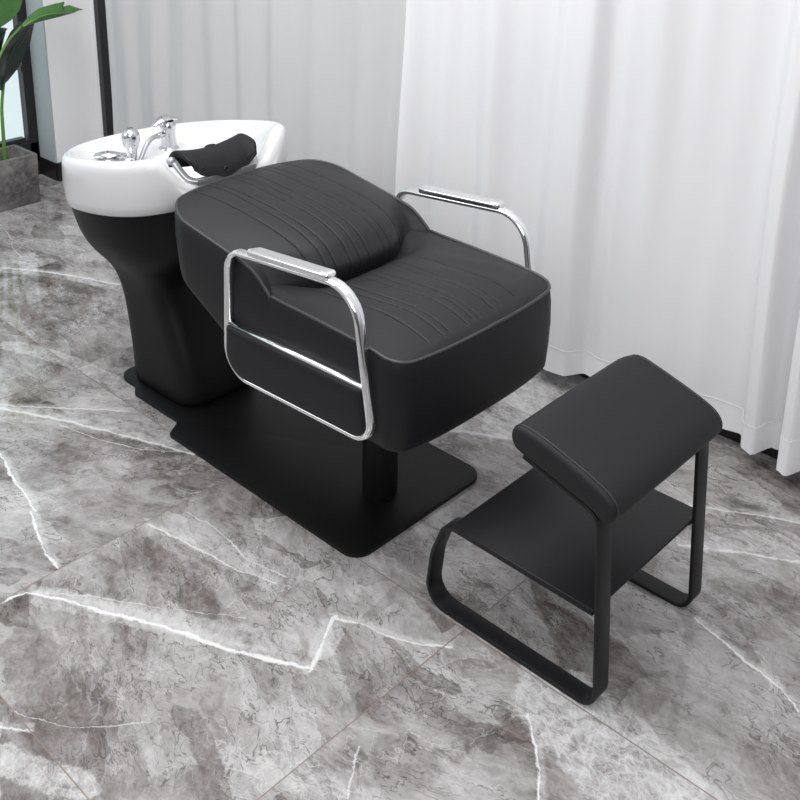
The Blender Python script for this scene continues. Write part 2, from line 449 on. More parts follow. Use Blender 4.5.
    col = t.mix(t.math('MULTIPLY', masks['b'], web, clamp=True), col, sr((205, 205, 206)))
    col = t.mix(t.math('MULTIPLY', masks['h'], t.maprange(grain, .36, .56, .25, 1.)), col, sr((196, 196, 197)))
    col = t.mix(t.math('MULTIPLY', masks['v'], t.maprange(edge, .36, .50, .55, 1.)), col, sr((218, 218, 219)))
    # grout
    def gl(fr): return t.math('MINIMUM', fr, t.math('SUBTRACT', 1., fr))
    g = t.maprange(t.math('MINIMUM', gl(fx), gl(fy)),   .0012, .0022, 1., 0.)
    col = t.mix(t.math('MULTIPLY', g, .9), col, sr((112, 98, 88)))
    t.link(col, p.inputs['Base Color'])
    t.link(t.math('ADD', t.math('MULTIPLY', grain, .04), t.math('MULTIPLY_ADD', g, .4, .045)), p.inputs['Roughness'])
    p.inputs['Specular IOR Level'].default_value = .6
    return t.m
M['floor'] = marble()

# ---------------------------------------------------------------- the setting
def struct(name, v, f, mat, parent=None, smooth=False):
    o = mk(name, v, f, mat, parent, smooth)
    if parent is None: o['kind'] = 'structure'
    return o
XL, YB = -3.12, .90
struct('floor', *box((-.6, -1.2, -.05), (5.4, 4.6, .1)), M['floor'])
struct('wall_back', *box((-.5, YB+.06, 1.3), (5.2, .12, 2.6)), M['wall'])
wl = MB(); wl.add(*box((XL-.06, -2.4, 1.3), (.12, 2.2, 2.6))); wl.add(*box((XL-.06, -.3, 2.45), (.12, 2.0, .3)))
wl.build('wall_left', M['wall'], smooth=False)['kind'] = 'structure'
struct('wall_column', *box((-3.025, .7825, 1.3), (.19, .235, 2.6)), M['wall'])
struct('column_side_panel', *box((-3.025, .661, 1.345), (.188, .008, 2.51)), M['column_side'])  # thin panel added over the column's side face to make it darker grey
struct('baseboard_back', *box((-.35, YB-.015, .045), (4.9, .03, .09), .003), M['baseboard'])
bc = MB(); bc.add(*box((-2.923, .78, .045), (.014, .244, .09))); bc.add(*box((-3.025, .659, .045), (.19, .012, .09)))
bc.build('baseboard_column', M['baseboard'], smooth=False)['kind'] = 'structure'
struct('trim_1', *box((-2.803, YB-.02, 1.3), (.040, .04, 2.6), .004), M['frame'])
# window in the left wall: outer frame, sash, pane
w1 = MB()
yw0, yw1 = -1.29, .655
for c, s in (((XL+.0, yw1-.022, 1.22), (.09, .05, 2.3)), ((XL, yw0+.03, 1.22), (.09, .06, 2.3)),
             ((XL, (yw0+yw1)/2, .085), (.09, yw1-yw0, .17)), ((XL, (yw0+yw1)/2, 2.32), (.09, yw1-yw0, .1)),
             ((XL, -.35, 1.22), (.08, .07, 2.2))):
    w1.add(*box(c, s, .004))
w1 = w1.build('window_1', M['frame'], smooth=False); w1['kind'] = 'structure'
sash = MB()
for c, s in (((XL+.01, .624, 1.22), (.05, .014, 2.1)), ((XL+.01, .135, .185), (.05, .92, .022)), ((XL+.012, .618, .535), (.055, .030, .03))):
    sash.add(*box(c, s, .003))
sash.build('window_sash', M['frame'], w1, False)
mk('window_pane', *box((XL-.01, -.315, 1.22), (.012, 1.90, 2.1)), M['pane'], w1, False)

# ---------------------------------------------------------------- curtains
def curtain(name, x0, x1, ctl, zb, zt, mat, label, seam_z, seam_rng, mid=.785):
    root = None
    n = int((x1-x0)/.006); nz = 46
    def Yf(x, z):
        yb = psm(x, ctl); t = ss(0, 1.5, z)
        yt = psm(x + .03*math.sin(x*7.), ctl)
        m = mid
        k = 1 - .35*t
        return m + (yb-m)*(1-t)*1.0 + (yt-m)*t*k +   .003*math.sin(x*31 + z*1.6) + .002*math.sin(x*57 - z*2.3) + .014*(noise.noise(Vector((x*3, z*1.3, 4.))))
    def Xf(x, z): return x + .03*ss(.2, 1.2, z)*(1-ss(-.8, -.3, x)) + .010*math.sin(z*2.1 + x*9)*ss(.1, 1.4, z)
    def zbot(x): return zb + .012*math.sin(x*5.3+1) + .006*math.sin(x*17)
    def fn(i, j):
        x = x0 + (x1-x0)*i/(n-1); z0 = zbot(x); z = z0 + (zt-z0)*(j/(nz-1))**1.2
        return (Xf(x, z), Yf(x, z), z)
    o = mk(name, *grid(n, nz, fn), mat)
    tag(o, label, 'curtain')
    if seam_z:
        a, b = seam_rng
        nh = int((b-a)/.006)
        def hf(i, j):
            x = a + (b-a)*i/(nh-1); z0 = zbot(x)-.001; z = z0 + (seam_z + .004*math.sin(x*23) - z0)*j/6
            return (Xf(x, z), Yf(x, z)-.0025, z)
        mk('hem', *grid(nh, 7, hf), M['hem'], o)
        path = []
        for i in range(nh):
            x = a + (b-a)*i/(nh-1); z = seam_z + .004*math.sin(x*23) + .0015*math.sin(x*400)
            path.append((Xf(x, z), Yf(x, z)-.004, z))
        mk('hem_stitching', *tube(path, .0009, n=6, up=Vector((0, 0, 1))), M['hem'], o)
    return o
ctlR = [(-.86,.80),(-.80,.74),(-.72,.80),(-.62,.765),(-.52,.80),(-.43,.755),(-.35,.80),(-.26,.80),(-.185,.735),(-.10,.745),(-.055,.80),(.02,.77),(.12,.765),(.25,.79),(.36,.81),(.43,.815),(.468,.748),(.495,.742),(.520,.825),(.550,.835),(.567,.745),(.593,.738),(.622,.815),(.70,.76),(.78,.80),(.86,.76),(.95,.81),(1.05,.76),(1.15,.80),(1.3,.77),(1.45,.80),(1.6,.76),(1.75,.80)]
curtain('curtain', -.815, 1.75, ctlR, .061, 2.5, M['curtain'], 'bright white floor-length curtain on the right behind the footstool, stitched hem near the floor', .145, (-.3, 1.7))
ctlL = [(-2.715,.85)]; x = -2.68; k = 0
while x < -.75:
    ctlL.append((x, .829 if k % 2 else .852)); x += random.uniform(.08, .17); k += 1
curtain('curtain', -2.715, -.775, ctlL, .05, 2.5, M['curtain_grey'], 'pale grey curtain on the left, hanging behind the white wash basin beside the black trim', None, None, .84)

# ---------------------------------------------------------------- hair washing chair
unit = empty('hair_washing_chair', (0, 0, 0), 'black leather salon shampoo chair with chrome armrests, joined to a white ceramic backwash basin', 'salon chair')

# base plate -------------------------------------------------
half = fillet([(0, -.0, 0), (0, -.243, 0), (-.755, -.243, 0), (-.790, -.186, 0), (-1.015, -.186, 0), (-1.045, -.160, 0), (-1.150, -.160, 0), (-1.150, 0, 0)],
              [0, .050, .016, .030, .022, .02, .055, 0], n=8)
half = [(p.x, p.y) for p in half]
out = half + [(x_, -y_) for x_, y_ in half[::-1][1:-1]]
def offset_loop(o, ins):
    n = len(o); r = []
    for i in range(n):
        a, b = Vector(o[i-1]), Vector(o[(i+1) % n]); d = (b-a)
        if d.length < 1e-9: r.append(o[i]); continue
        d.normalize(); nn = Vector((d.y, -d.x)); r.append((o[i][0]-nn.x*ins, o[i][1]-nn.y*ins))
    return r
area = sum(a[0]*b[1]-b[0]*a[1] for a, b in zip(out, out[1:]+out[:1]))
if area < 0: out = out[::-1]
loops = [[(p[0], p[1], z) for p in offset_loop(out, ins)] for z, ins in ((.0, .001), (.002, 0), (.0095, 0), (.0115, .0008), (.012, .0022))]
mk('base_plate', *loft(loops), M['powder'], unit, auto=40)

# front post --------------------------------------------------
mk('support_post', *lathe([(.046, .010), (.0463, .012), (.0455, .020), (.0455, .375)], (-.145, -.012, 0), n=40), M['powder'], unit, auto=40)

# basin ---------------------------------------------------------
hb = [(-1.362, 0), (-1.352, .085), (-1.318, .160), (-1.250, .228), (-1.150, .278), (-1.040, .297), (-.940, .300), (-.860, .288), (-.795, .258), (-.752, .205), (-.738, .125), (-.735, 0)]
full = [(x_, -y_, 0) for x_, y_ in hb] + [(x_, y_, 0) for x_, y_ in hb[::-1][1:-1]]
outline = resample(smooth_path(full, 8, True) + [Vector(full[0])], 145)[:-1]
BC = Vector((-1.03, 0, 0))
def zr_plain(x): return .808 + .175*(min(x, -.74)+.85)
def zrim(x, y):
    notch = ss(-.825, -.750, x)*(1-ss(.135, .245, abs(y)))
    return zr_plain(x) - .088*notch
def scaled(p, ins):
    d = (p - BC); L = d.length; return BC + d*((L-ins)/L)
def zlow(x): return zr_plain(x) - .156
def bowl(x, y):
    r = math.hypot((x+.955)/.215, y/.225)
    b = .585 + .13*ss(.15, 1.15, r)
    deck = ss(-1.085, -1.125, x)
    return lerp(b, .694, deck)
loops = []
loops.append([Vector((scaled(p, .030).x, scaled(p, .030).y, zlow(p.x)+.004)) for p in outline])
loops.append([Vector((scaled(p, .012).x, scaled(p, .012).y, zlow(p.x))) for p in outline])
for ins, k in ((.004, .006), (.000, .03), (-.002, .07)):
    loops.append([Vector((scaled(p, ins).x, scaled(p, ins).y, min(zlow(p.x)+k, zrim(p.x, p.y)-.03))) for p in outline])
for ins, dz in ((-.001, .030), (.002, .016), (.008, .006), (.016, .001), (.024, .000), (.032, .003), (.040, .010)):
    loops.append([Vector((scaled(p, ins).x, scaled(p, ins).y, zrim(p.x, p.y)-dz)) for p in outline])
inner = [scaled(p, .044) for p in outline]
for k in range(1, 27):
    t = 1 - k/26
    lp = []
    for p, q in zip(inner, outline):
        c = Vector((-.99, 0, 0)); x_, y_ = lerp(c.x, p.x, max(t, .01)), lerp(c.y, p.y, max(t, .01))
        zt = zrim(q.x, q.y) - .016
        d = (p - Vector((x_, y_, 0))).length
        lp.append(Vector((x_, y_, lerp(zt, min(bowl(x_, y_), zt), ss(0, .055, d)**.8))))
    loops.append(lp)
basin = mk('basin', *loft(loops, cap0=False), M['ceramic'], unit)
tag(basin, 'white ceramic wash bowl')
mk('drain', *lathe([(.024, 0), (.026, .002), (.020, .004), (.012, .003), (.004, .0025)], (-.965, 0, .586)), M['chrome'], basin)

# pedestal ------------------------------------------------------
def sup(xc, a, b, n, m=64):
    r = []
    for k in range(m):
        t = 2*math.pi*k/m; c, s = math.cos(t), math.sin(t)
        r.append((xc + a*math.copysign(abs(c)**(2/n), c), b*math.copysign(abs(s)**(2/n), s)))
    return r
secs = [(.010, -1.124, -.790, .146, 5.), (.020, -1.120, -.793, .143, 5.), (.10, -1.128, -.808, .138, 5.), (.18, -1.142, -.835, .137, 4.8), (.25, -1.152, -.868, .137, 4.6), (.31, -1.164, -.895, .140, 4.4),
        (.355, -1.180, -.905, .148, 4.2), (.39, -1.198, -.895, .163, 4.), (.42, -1.226, -.868, .188, 3.4), (.455, -1.266, -.815, .220, 2.9), (.495, -1.302, -.770, .246, 2.5), (.528, -1.322, -.750, .260, 2.3)]
loops = []
for z, xa, xb, b, n in secs: loops.append([(x_, y_, z) for x_, y_ in sup((xa+xb)/2, (xb-xa)/2, b, n)])
top0 = sup((-1.335-.757)/2, (1.335-.757)/2, .268, 2.25)
loops.append([(x_, y_, lerp(.54, zlow(x_), .5)) for x_, y_ in top0])
loops.append([(x_, y_, zlow(x_)+.004) for x_, y_ in sup((-1.342-.760)/2, (1.342-.760)/2, .274, 2.2)])
pm = MB(); pm.add(*loft(loops, cap1=False))
ped = pm.build('pedestal', M['shell'], unit)
tag(ped, 'flared matte black pedestal under the basin')
sub = ped.modifiers.new('sub', 'SUBSURF'); sub.levels = 1; sub.render_levels = 1

# taps -----------------------------------------------------------
fa = MB()
fa.add(*lathe([(.033, .686), (.033, .694), (.030, .698), (.0235, .700), (.0225, .752), (.025, .757), (.025, .772), (.019, .781)], (-1.17, .098, 0)))
fa.add(*tube(smooth_path([(-1.168, .085, .742), (-1.162, .064, .744), (-1.158, .055, .744)], 5), .009, up=Vector((0, 0, 1))))
fa.add(*lathe([(.010, 0), (.0105, .010), (.009, .012)], (-1.161, .062, .744), Vector((.15, -1, 0))))
faucet = fa.build('faucet', M['tap_chrome'], basin, auto=50)
def paddle(path, w, h):
    P = resample(smooth_path(path, 6), 16); loops = []
    for i, p in enumerate(P):
        t = i/15; k = .55 + .45*math.sin(math.pi*min(1, t*1.1+.12)); k = max(k, .35) if i < 15 else .3
        d = (P[min(15, i+1)] - P[max(0, i-1)]).normalized(); s = d.cross(Vector((0, 0, 1))).normalized(); u = s.cross(d)
        loops.append([p + s*(a*w*k) + u*(b*h*k) for a, b in circ(1., 1., 12)])
    return loft(loops)
fv = MB(); fv.add(*paddle([(-1.175, .124, .784), (-1.17, .098, .792), (-1.165, .062, .789), (-1.16, .034, .778)], .023, .009))
fv.build('lever', M['tap_chrome'], basin, auto=60)
mt = MB()
mt.add(*lathe([(.036, .686), (.036, .696), (.033, .700), (.026, .702), (.022, .706)], (-1.195, -.105, 0)))
mixer = mt.build('mixer_valve', M['tap_chrome'], basin, auto=50)
mv = MB(); mv.add(*paddle([(-1.225, -.130, .708), (-1.20, -.110, .713), (-1.18, -.085, .712), (-1.165, -.058, .708)], .024, .010))
mv.build('lever', M['tap_chrome'], basin, auto=60)
# hand shower standing in its holder
hs = MB()
ax = Vector((.02, -.02, 1.)).normalized(); hc = Vector((-1.132, -.062, .672))
hs.add(*lathe([(.010, 0), (.0125, .002), (.0135, .025), (.0155, .045), (.017, .062), (.0215, .072), (.0262, .086), (.0275, .098), (.0262, .111), (.021, .121), (.012, .127), (.001, .1285)], hc, ax))
shower = hs.build('hand_shower', M['tap_chrome'], basin)
mk('spray_face', *lathe([(.0005, .0), (.013, .0), (.0135, .004), (.012, .006), (.0005, .006)], hc + ax*.112 + Vector((-.010, .006, .006)), Vector((-.5, .25, .8))), M['dark_hole'], basin)
mk('shower_holder', *lathe([(.016, .664), (.016, .672), (.011, .676), (.011, .708), (.0145, .712), (.0145, .724), (.011, .727)], (-1.106, -.088, -.006)), M['chrome'], basin, auto=50)
hose = smooth_path([(-1.158, .056, .744), (-1.150, .030, .7475), (-1.135, .000, .742), (-1.118, -.030, .722), (-1.108, -.052, .695), (-1.100, -.066, .662), (-1.09, -.07, .625), (-1.085, -.06, .60)], 10)
hv = MB(); n = len(hose); lp = []
P = resample(hose, 150)
for i, p in enumerate(P):
    d = (P[min(149, i+1)] - P[max(0, i-1)]).normalized(); s = d.cross(Vector((1, .2, .1))).normalized(); u = s.cross(d); r = .0068 + (.0007 if i % 3 == 0 else -.0003)
    lp.append([p + s*(a*r) + u*(b*r) for a, b in circ(1., 1., 10)])
hv.add(*loft(lp)); hv.build('shower_hose', M['satin'], basin)

# neck rest -------------------------------------------------------
nr = MB(); NRO = Vector((.052, 0, .017))
prof = [(-.898, .735), (-.900, .752), (-.892, .772), (-.872, .785), (-.846, .785), (-.822, .774), (-.806, .757), (-.799, .742), (-.796, .732)]
prof = resample(smooth_path([(a, 0, b) for a, b in prof], 6), 28)
NV = 61
def nrest(off):
    pts = []
    for i, p in enumerate(prof):
        a = prof[max(0, i-1)]; b = prof[min(27, i+1)]; d = (b-a).normalized(); nn = Vector((d.z, 0, -d.x))
        row = []
        for j in range(NV):
            v = -1 + 2*j/(NV-1); t = i/27
            wid = .119*(1 - .10*ss(.72, 1., t))
            y = v*wid
            sag = .016*(v*v) - .006
            hang = .020*ss(.62, 1., abs(v))*ss(.5, 1., t) -.010*ss(.55, 1., t)*(.5+.5*math.cos(v*math.pi*2.0))*(1-abs(v)*.4)   # wavy lower edge of the flap
            puff = .004*math.sin(math.pi*t)
            e = 1 - (max(0., abs(v)-.93)/.07)**2*.5
            row.append(Vector((p.x, y - .008, p.z + sag + hang)) - nn*off*e - nn*puff*(-1))
        pts.append(row)
    return pts
A, B_ = nrest(.009), nrest(-.009)
n1 = len(prof)
v = [p for r in A for p in r] + [p for r in B_ for p in r]; f = []
idx = lambda s, i, j: s*n1*NV + i*NV + j
for s in (0, 1):
    for i in range(n1-1):
        for j in range(NV-1): f.append((idx(s,i,j), idx(s,i,j+1), idx(s,i+1,j+1), idx(s,i+1,j)))
for i in range(n1-1):
    for j in (0, NV-1): f.append((idx(0,i,j), idx(0,i+1,j), idx(1,i+1,j), idx(1,i,j)))
for j in range(NV-1):
    for i in (0, n1-1): f.append((idx(0,i,j), idx(0,i,j+1), idx(1,i,j+1), idx(1,i,j)))
v = [p + NRO for p in v]
neck = mk('neck_rest', v, f, M['rubber'], unit, auto=60)
tag(neck, 'black rubber neck cushion with a snapped flap')
for yv in (-.092, -.010, .074):
    mk('snap_button', *lathe([(.0085, 0), (.0085, .003), (.006, .004), (.005, .002), (.0005, .002)], (-.744, yv, .757 + (.012 if abs(yv) > .05 else -.004)), Vector((1, 0, .25)), 16), M['dark_hole'], neck)
mk('top_tab', *lathe([(.017, 0), (.016, .006), (.010, .009), (.0005, .010)], (-.828, .002, .794), Vector((-.35, 0, 1))), M['rubber'], neck)
br = MB()
for s in (-1, 1):
    yb = -.010 + s*.128
    br.add(*sweep(smooth_path([(-.812, yb, .790), (-.800, yb, .783), (-.780, yb-s*.004, .764), (-.760, yb-s*.012, .747), (-.745, yb-s*.03, .740)], 6), rrect(.006, .009, .003, 3), up=Vector((0, 1, 0))))
    br.add(*lathe([(.0005, -.012), (.008, -.010), (.0115, -.003), (.0115, .003), (.008, .010), (.0005, .012)], (-.812, yb + s*.006, .792), Vector((0, 1, 0)), 16))
br.add(*sweep([(-.745, -.010 + y_, .740 - .004*(1-(y_/.12)**2)) for y_ in [-.100 + .200*k/12 for k in range(13)]], rrect(.006, .010, .003, 3), up=Vector((0, 0, 1))))
br.build('neck_rest_bracket', M['satin'], unit, auto=50)

# seat and backrest -------------------------------------------------
W0 = .281
def grooves(y, s, lines, jit=0):
    """lines: list of (y_at_s0, y_at_s1, wave_amp, phase, s0, s1)"""
    g = 0.
    for y0, y1, amp, ph, s0, s1 in lines:
        if s < s0 - .02 or s > s1 + .02: continue
        yl = lerp(y0, y1, s) + amp*math.sin(s*9 + ph)*math.sin(math.pi*min(1, max(0, s)))
        d = abs(y - yl)
        if d < .012:
            fade = ss(s0-.02, s0+.02, s)*(1-ss(s1-.02, s1+.02, s))
            g += fade*(.0024*math.exp(-(d/.0016)**2) + .0008*math.exp(-(d/.0060)**2))
    return g
NJ = 261
vs = []
for j in range(NJ): vs.append(-1 + 2*j/(NJ-1))

# backrest profiles (side and middle), rear to crease
be = smooth_path([(-.650, 0, .735), (-.600, 0, .727), (-.515, 0, .712), (-.400, 0, .693), (-.345, 0, .683), (-.312, 0, .674), (-.284, 0, .658), (-.264, 0, .642), (-.250, 0, .630), (-.242, 0, .612)], 10)
bm_ = smooth_path([(-.706, 0, .742), (-.680, 0, .752), (-.600, 0, .757), (-.480, 0, .750), (-.380, 0, .740), (-.310, 0, .726), (-.255, 0, .704), (-.222, 0, .674), (-.206, 0, .642), (-.225, 0, .590)], 10)
NB = 150
be = resample(be, NB); bm_ = resample(bm_, NB)
Rb = .085
back_lines = [(-.170, -.150, .002, 0, .03, .97), (-.120, -.118, .002, 1, .02, .97), (-.100, -.092, .002, 1, .02, .97), (-.045, -.050, .002, 2, .02, .97), (-.018, -.020, .002, 2, .02, .97), (.008, .012, .002, 2, .02, .97),
              (.060, .072, .002, .5, .02, .97), (.085, .098, .002, .5, .02, .97), (.140, .165, .003, .8, .02, .97)]
def width_end(d, r): 
    return W0 if d >= r else W0 - r + math.sqrt(max(0, r*r - (r-d)**2))
# concentrate rows near the rear corner
def wing(v): return ss(.40, .80, abs(v))*(1-ss(.86, 1., abs(v)))
def bp(i, j, off=0.):
    e, m = be[i], bm_[i]; v = vs[j]
    d = max(0., be[i].x - be[0].x)
    w = width_end(d, Rb); y = v*w
    a_ = ss(.40, .95, i/(NB-1)); v_ = min(1, abs(y/W0)); k = lerp(1 - v_**2.8, (1 - v_*v_)**1.6, a_)
    x = lerp(e.x, m.x, k); z = lerp(e.z, m.z, k)
    s = i/(NB-1)
    g = grooves(y, s, back_lines)
    # slope along s for offset direction
    a, b = be[max(0, i-1)].lerp(bm_[max(0, i-1)], k), be[min(NB-1, i+1)].lerp(bm_[min(NB-1, i+1)], k)
    dd = (b-a).normalized(); nn = Vector((-dd.z, 0, dd.x))
    pill = 0.
    x -= .034*wing(v)*ss(.55, .95, s)
    return Vector((x, y, z)) - nn*(g - off)
back_v, back_f = grid(NB, NJ, lambda i, j: bp(i, j))
backrest = mk('backrest', back_v, back_f, M['leather'], unit)
tag(backrest, 'reclined back cushion with stitched ribs')

# seat: s from crease (0) to front (1)
se = resample(smooth_path([(-.262, 0, .622), (-.240, 0, .628), (-.20, 0, .6265), (-.089, 0, .624), (.058, 0, .618), (.110, 0, .612), (.158, 0, .603)], 10), 170)
sm = resample(smooth_path([(-.262, 0, .585), (-.205, 0, .610), (-.160, 0, .632), (-.060, 0, .643), (.040, 0, .642), (.110, 0, .634), (.160, 0, .617), (.180, 0, .601)], 10), 170)
NS = 170; Rs = .042
seat_lines = [(.116, .135, .007, .3, .0, .93), (.060, .075, .008, .6, .0, .93), (.042, .046, .008, .6, .0, .94), (-.008, -.008, .008, .9, .0, .94), (-.034, -.026, .008, .9, .0, .94), (-.060, -.050, .008, .9, .0, .94),
              (-.118, -.106, .007, 1.3, .0, .94), (-.140, -.128, .007, 1.3, .0, .94), (-.180, -.172, .006, 1.6, .0, .93)]
def sp(i, j):
    e, m = se[i], sm[i]; v = vs[j]
    d = max(0., se[-1].x - e.x); w = width_end(d, Rs); y = v*w
    k = 1 - abs(y/W0)**3.0
    x = lerp(e.x, m.x, k); z = lerp(e.z, m.z, k)
    g = grooves(y, i/(NS-1), seat_lines)
    # soft wrinkle waves between the seams
    wv = .0012*math.sin(y*70 + 3*math.sin(i/(NS-1)*5))*k*math.sin(math.pi*i/(NS-1))
    t_ = 1-ss(0., .30, i/(NS-1)); x -= .040*wing(v)*t_; z += .016*wing(v)*t_
    return Vector((x, y, z - g + wv))
seat_v, seat_f = grid(NS, NJ, lambda i, j: sp(i, j))
seat = mk('seat', seat_v, seat_f, M['leather'], unit)
tag(seat, 'flat seat cushion with wavy stitched lines')

def seam_line(fn, ni, lines, parent):
    for y0, y1, amp, ph, s0, s1 in lines:
        pth = []
        for i in range(int(s0*(ni-1))+2, int(s1*(ni-1))-1):
            s_ = i/(ni-1); yl = lerp(y0, y1, s_) + amp*math.sin(s_*9 + ph)*math.sin(math.pi*s_)
            wj = max(abs(fn(i, 0).y), .01); jf = (yl/wj+1)/2*(NJ-1); j0 = max(0, min(NJ-2, int(jf)))
            p_ = fn(i, j0).lerp(fn(i, j0+1), jf-j0); pth.append(p_ + Vector((0, 0, .0001)))
        if len(pth) > 4: mk('stitched_seam', *tube(pth, .0008, n=5, up=Vector((0, 1, 0))), M['thread'], parent)
seam_line(bp, NB, back_lines, backrest)
seam_line(sp, NS, seat_lines, seat)
# outline running round the top edge
left_b = [bp(i, 0) for i in range(NB-1, -1, -1)]        # crease -> rear, y = -W
rear_b = [bp(0, j) for j in range(1, NJ-1)]
right_b = [bp(i, NJ-1) for i in range(NB)]
right_s = [sp(i, NJ-1) for i in range(NS)]
front_s = [sp(NS-1, j) for j in range(NJ-2, 0, -1)]
left_s = [sp(i, 0) for i in range(NS-1, -1, -1)]
cr_i = next(i for i in range(NS) if se[i].x > -.243)
cb_i = max(i for i in range(NB) if be[i].z > .629)
top_loop = [bp(i, 0) for i in range(cb_i, -1, -1)] + rear_b + [bp(i, NJ-1) for i in range(cb_i+1)] + [sp(i, NJ-1) for i in range(cr_i, NS)] + front_s + [sp(i, 0) for i in range(NS-1, cr_i-1, -1)]
path_b = resample([bp(i, 0) for i in range(cb_i+4, -1, -1)] + rear_b + [bp(i, NJ-1) for i in range(cb_i+5)], 220)
mk('piping', *tube(path_b, .0040, n=8, up=Vector((0, 0, 1))), M['piping'], backrest)
path_s = resample([sp(i, NJ-1) for i in range(cr_i, NS)] + front_s + [sp(i, 0) for i in range(NS-1, cr_i-1, -1)], 220)
mk('piping', *tube(path_s, .0042, n=8, up=Vector((0, 0, 1))), M['piping'], seat)
TL = resample(top_loop + [top_loop[0]], 481)[:-1]
def zbot(x): return pl(x, [(-.72, .585), (-.635, .572), (-.61, .553), (-.435, .460), (-.305, .385), (-.27, .382), (-.24, .380), (.3, .380)])
cen = Vector((-.22, 0, 0))
def ins_dir(i):
    a, b = TL[i-1], TL[(i+1) % len(TL)]; a2 = TL[i-3]; b2 = TL[(i+3) % len(TL)]
    d = Vector((b2.x-a2.x, b2.y-a2.y, 0)); d.normalize(); n_ = Vector((d.y, -d.x, 0))
    if n_.dot(Vector((TL[i].x, TL[i].y, 0)) - cen) < 0: n_ = -n_
    return n_
DN = [ins_dir(i) for i in range(len(TL))]
loops = []
rows = [(0., -.001, 0), (.02, .002, 0), (.15, .006, 0), (.4, .008, 0), (.65, .006, 0), (.85, .003, 0), (.94, 0., 0), (.975, -.005, 0), (.993, -.012, 0), (1., -.022, 0)]
for t, o_, _ in rows:
    lp = []
    for p, n_ in zip(TL, DN):
        rear = ss(-.60, -.66, p.x)
        px = p.x + rear*.045*ss(.25, 1., t) * (1 if abs(p.y) < .2 else .55)
        zb_ = zbot(p.x)
        lp.append(Vector((px, p.y, lerp(p.z, zb_, t))) + n_*o_)
    loops.append(lp)
sb = MB(); sb.add(*loft(loops, cap0=False, cap1=False))
# underside: strips between mirrored points
n0 = len(sb.v) - len(TL)
last = loops[-1]; c_ring = [Vector((lerp(p.x, -.2, .5), p.y*.02, p.z)) for p in last]
sb.v += [tuple(p) for p in c_ring]; L_ = len(TL)
for j in range(L_):
    k = (j+1) % L_; sb.f.append((n0+j, n0+k, n0+L_+k, n0+L_+j))
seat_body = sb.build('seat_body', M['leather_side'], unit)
tag(seat_body, 'smooth black side panels under the cushions')

# armrests -----------------------------------------------------------
for s in (-1, 1):
    ya = s*.2955
    corners = [(-.392, ya, .382), (.106, ya, .403), (.052, ya, .751), (-.373, ya, .712)]
    path = fillet(corners, [.075, .048, .085, .055], closed=True, n=12)
    arm = mk('armrest', *sweep(path, circ(.0095, .0150, 18), closed=True), M['chrome'], unit)
    tag(arm, 'chrome tube arm loop, ' + ('near side' if s < 0 else 'curtain side'))
    # flat chrome grip on top
    a = Vector((-.292, ya, .7325)); b = Vector((-.020, ya, .7560)); d = (b-a).normalized()
    P = [a + d*(t*(b-a).length) for t in (0, .012, .03, .1, .3, .5, .7, .9, .97, .988, 1.)]
    loops = []
    for i, p in enumerate(P):
        k = (.55, .85, 1, 1, 1, 1, 1, 1, 1, .85, .55)[i]
        nn = Vector((-d.z, 0, d.x))
        loops.append([p + Vector((0, 1, 0))*(u*k) + nn*(w*k) for u, w in rrect(.0180, .0100, .0085, 6)])
    mk('arm_grip', *loft(loops), M['chrome'], arm, auto=50)
    mk('crossbar', *sweep([(-.388, ya, .517), (-.2, ya, .522), (.082, ya, .530)], circ(.0065, .0110, 14)), M['chrome'], arm)
    # padded lower panel filling the loop below the crossbar
    pc = fillet([(-.3905, 0, .3835), (.100, 0, .4045), (.081, 0, .527), (-.383, 0, .514)], [.072, .044, .006, .006], closed=True, n=10)
    cxx = sum(p.x for p in pc)/len(pc); czz = sum(p.z for p in pc)/len(pc)
    loops = []
    for ins, oy in ((0., -.006), (0., .009), (.003, .0135), (.008, .0160), (.018, .0175), (.04, .0180)):
        lp = []
        for p in pc:
            dv = Vector((p.x-cxx, 0, p.z-czz)); kx = max(0, 1-ins/max(.06, .245)); kz = max(0, 1-ins/.064)
            lp.append(Vector((cxx+dv.x*kx, ya + s*oy, czz+dv.z*kz)))
        loops.append(lp)
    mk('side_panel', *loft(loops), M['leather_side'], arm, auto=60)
    # short brackets joining the loop to the seat
    for bx_, bz in ((-.34, .45), (.05, .45)): mk('arm_bracket', *lathe([(.010, 0), (.010, .022)], (bx_, s*.276, bz), Vector((0, s, 0)), 12), M['powder'], arm)

# ---------------------------------------------------------------- footstool
stool = empty('footstool', (.43, -.008, 0), 'low black footstool with sloping padded top and metal shelf, before the salon chair', 'stool')
OS = Vector((.43, -.008, 0))
def loc(pts): return [Vector(p) - OS for p in pts]
def lmesh(name, vf, mat, parent, **k):
    v, f = vf; return mk(name, [Vector(p) - OS for p in v], f, mat, parent, **k)
for yc in (-.1985, .1825):
    path = fillet([(.440, yc, .4935), (.616, yc, .4455), (.6405, yc, .0055), (.196, yc, .0055), (.212, yc, .14), (.246, yc, .2305), (.619, yc, .2265)],
                  [0, .040, .040, .050, .15, .035, 0], n=10)
    lmesh('side_frame', sweep(path, rrect(.0045, .0225, .0015, 2)), M['stool_metal'], stool, auto=35)
lmesh('shelf', box((.443, -.008, .2345), (.360, .427, .006), .0025), M['stool_metal'], stool, auto=35)
cp = [(.440, .4975), (.418, .508), (.409, .528), (.413, .546), (.432, .5575), (.480, .5510), (.540, .5345), (.600, .5150), (.634, .4985), (.650, .478), (.650, .458), (.639, .443), (.622, .4395), (.604, .4510), (.58, .4590), (.52, .4755)]
cp = resample(smooth_path([(a, 0, b) for a, b in cp], 6, True) + [Vector((cp[0][0], 0, cp[0][1]))], 97)[:-1]
cxc = Vector((.53, 0, .505))
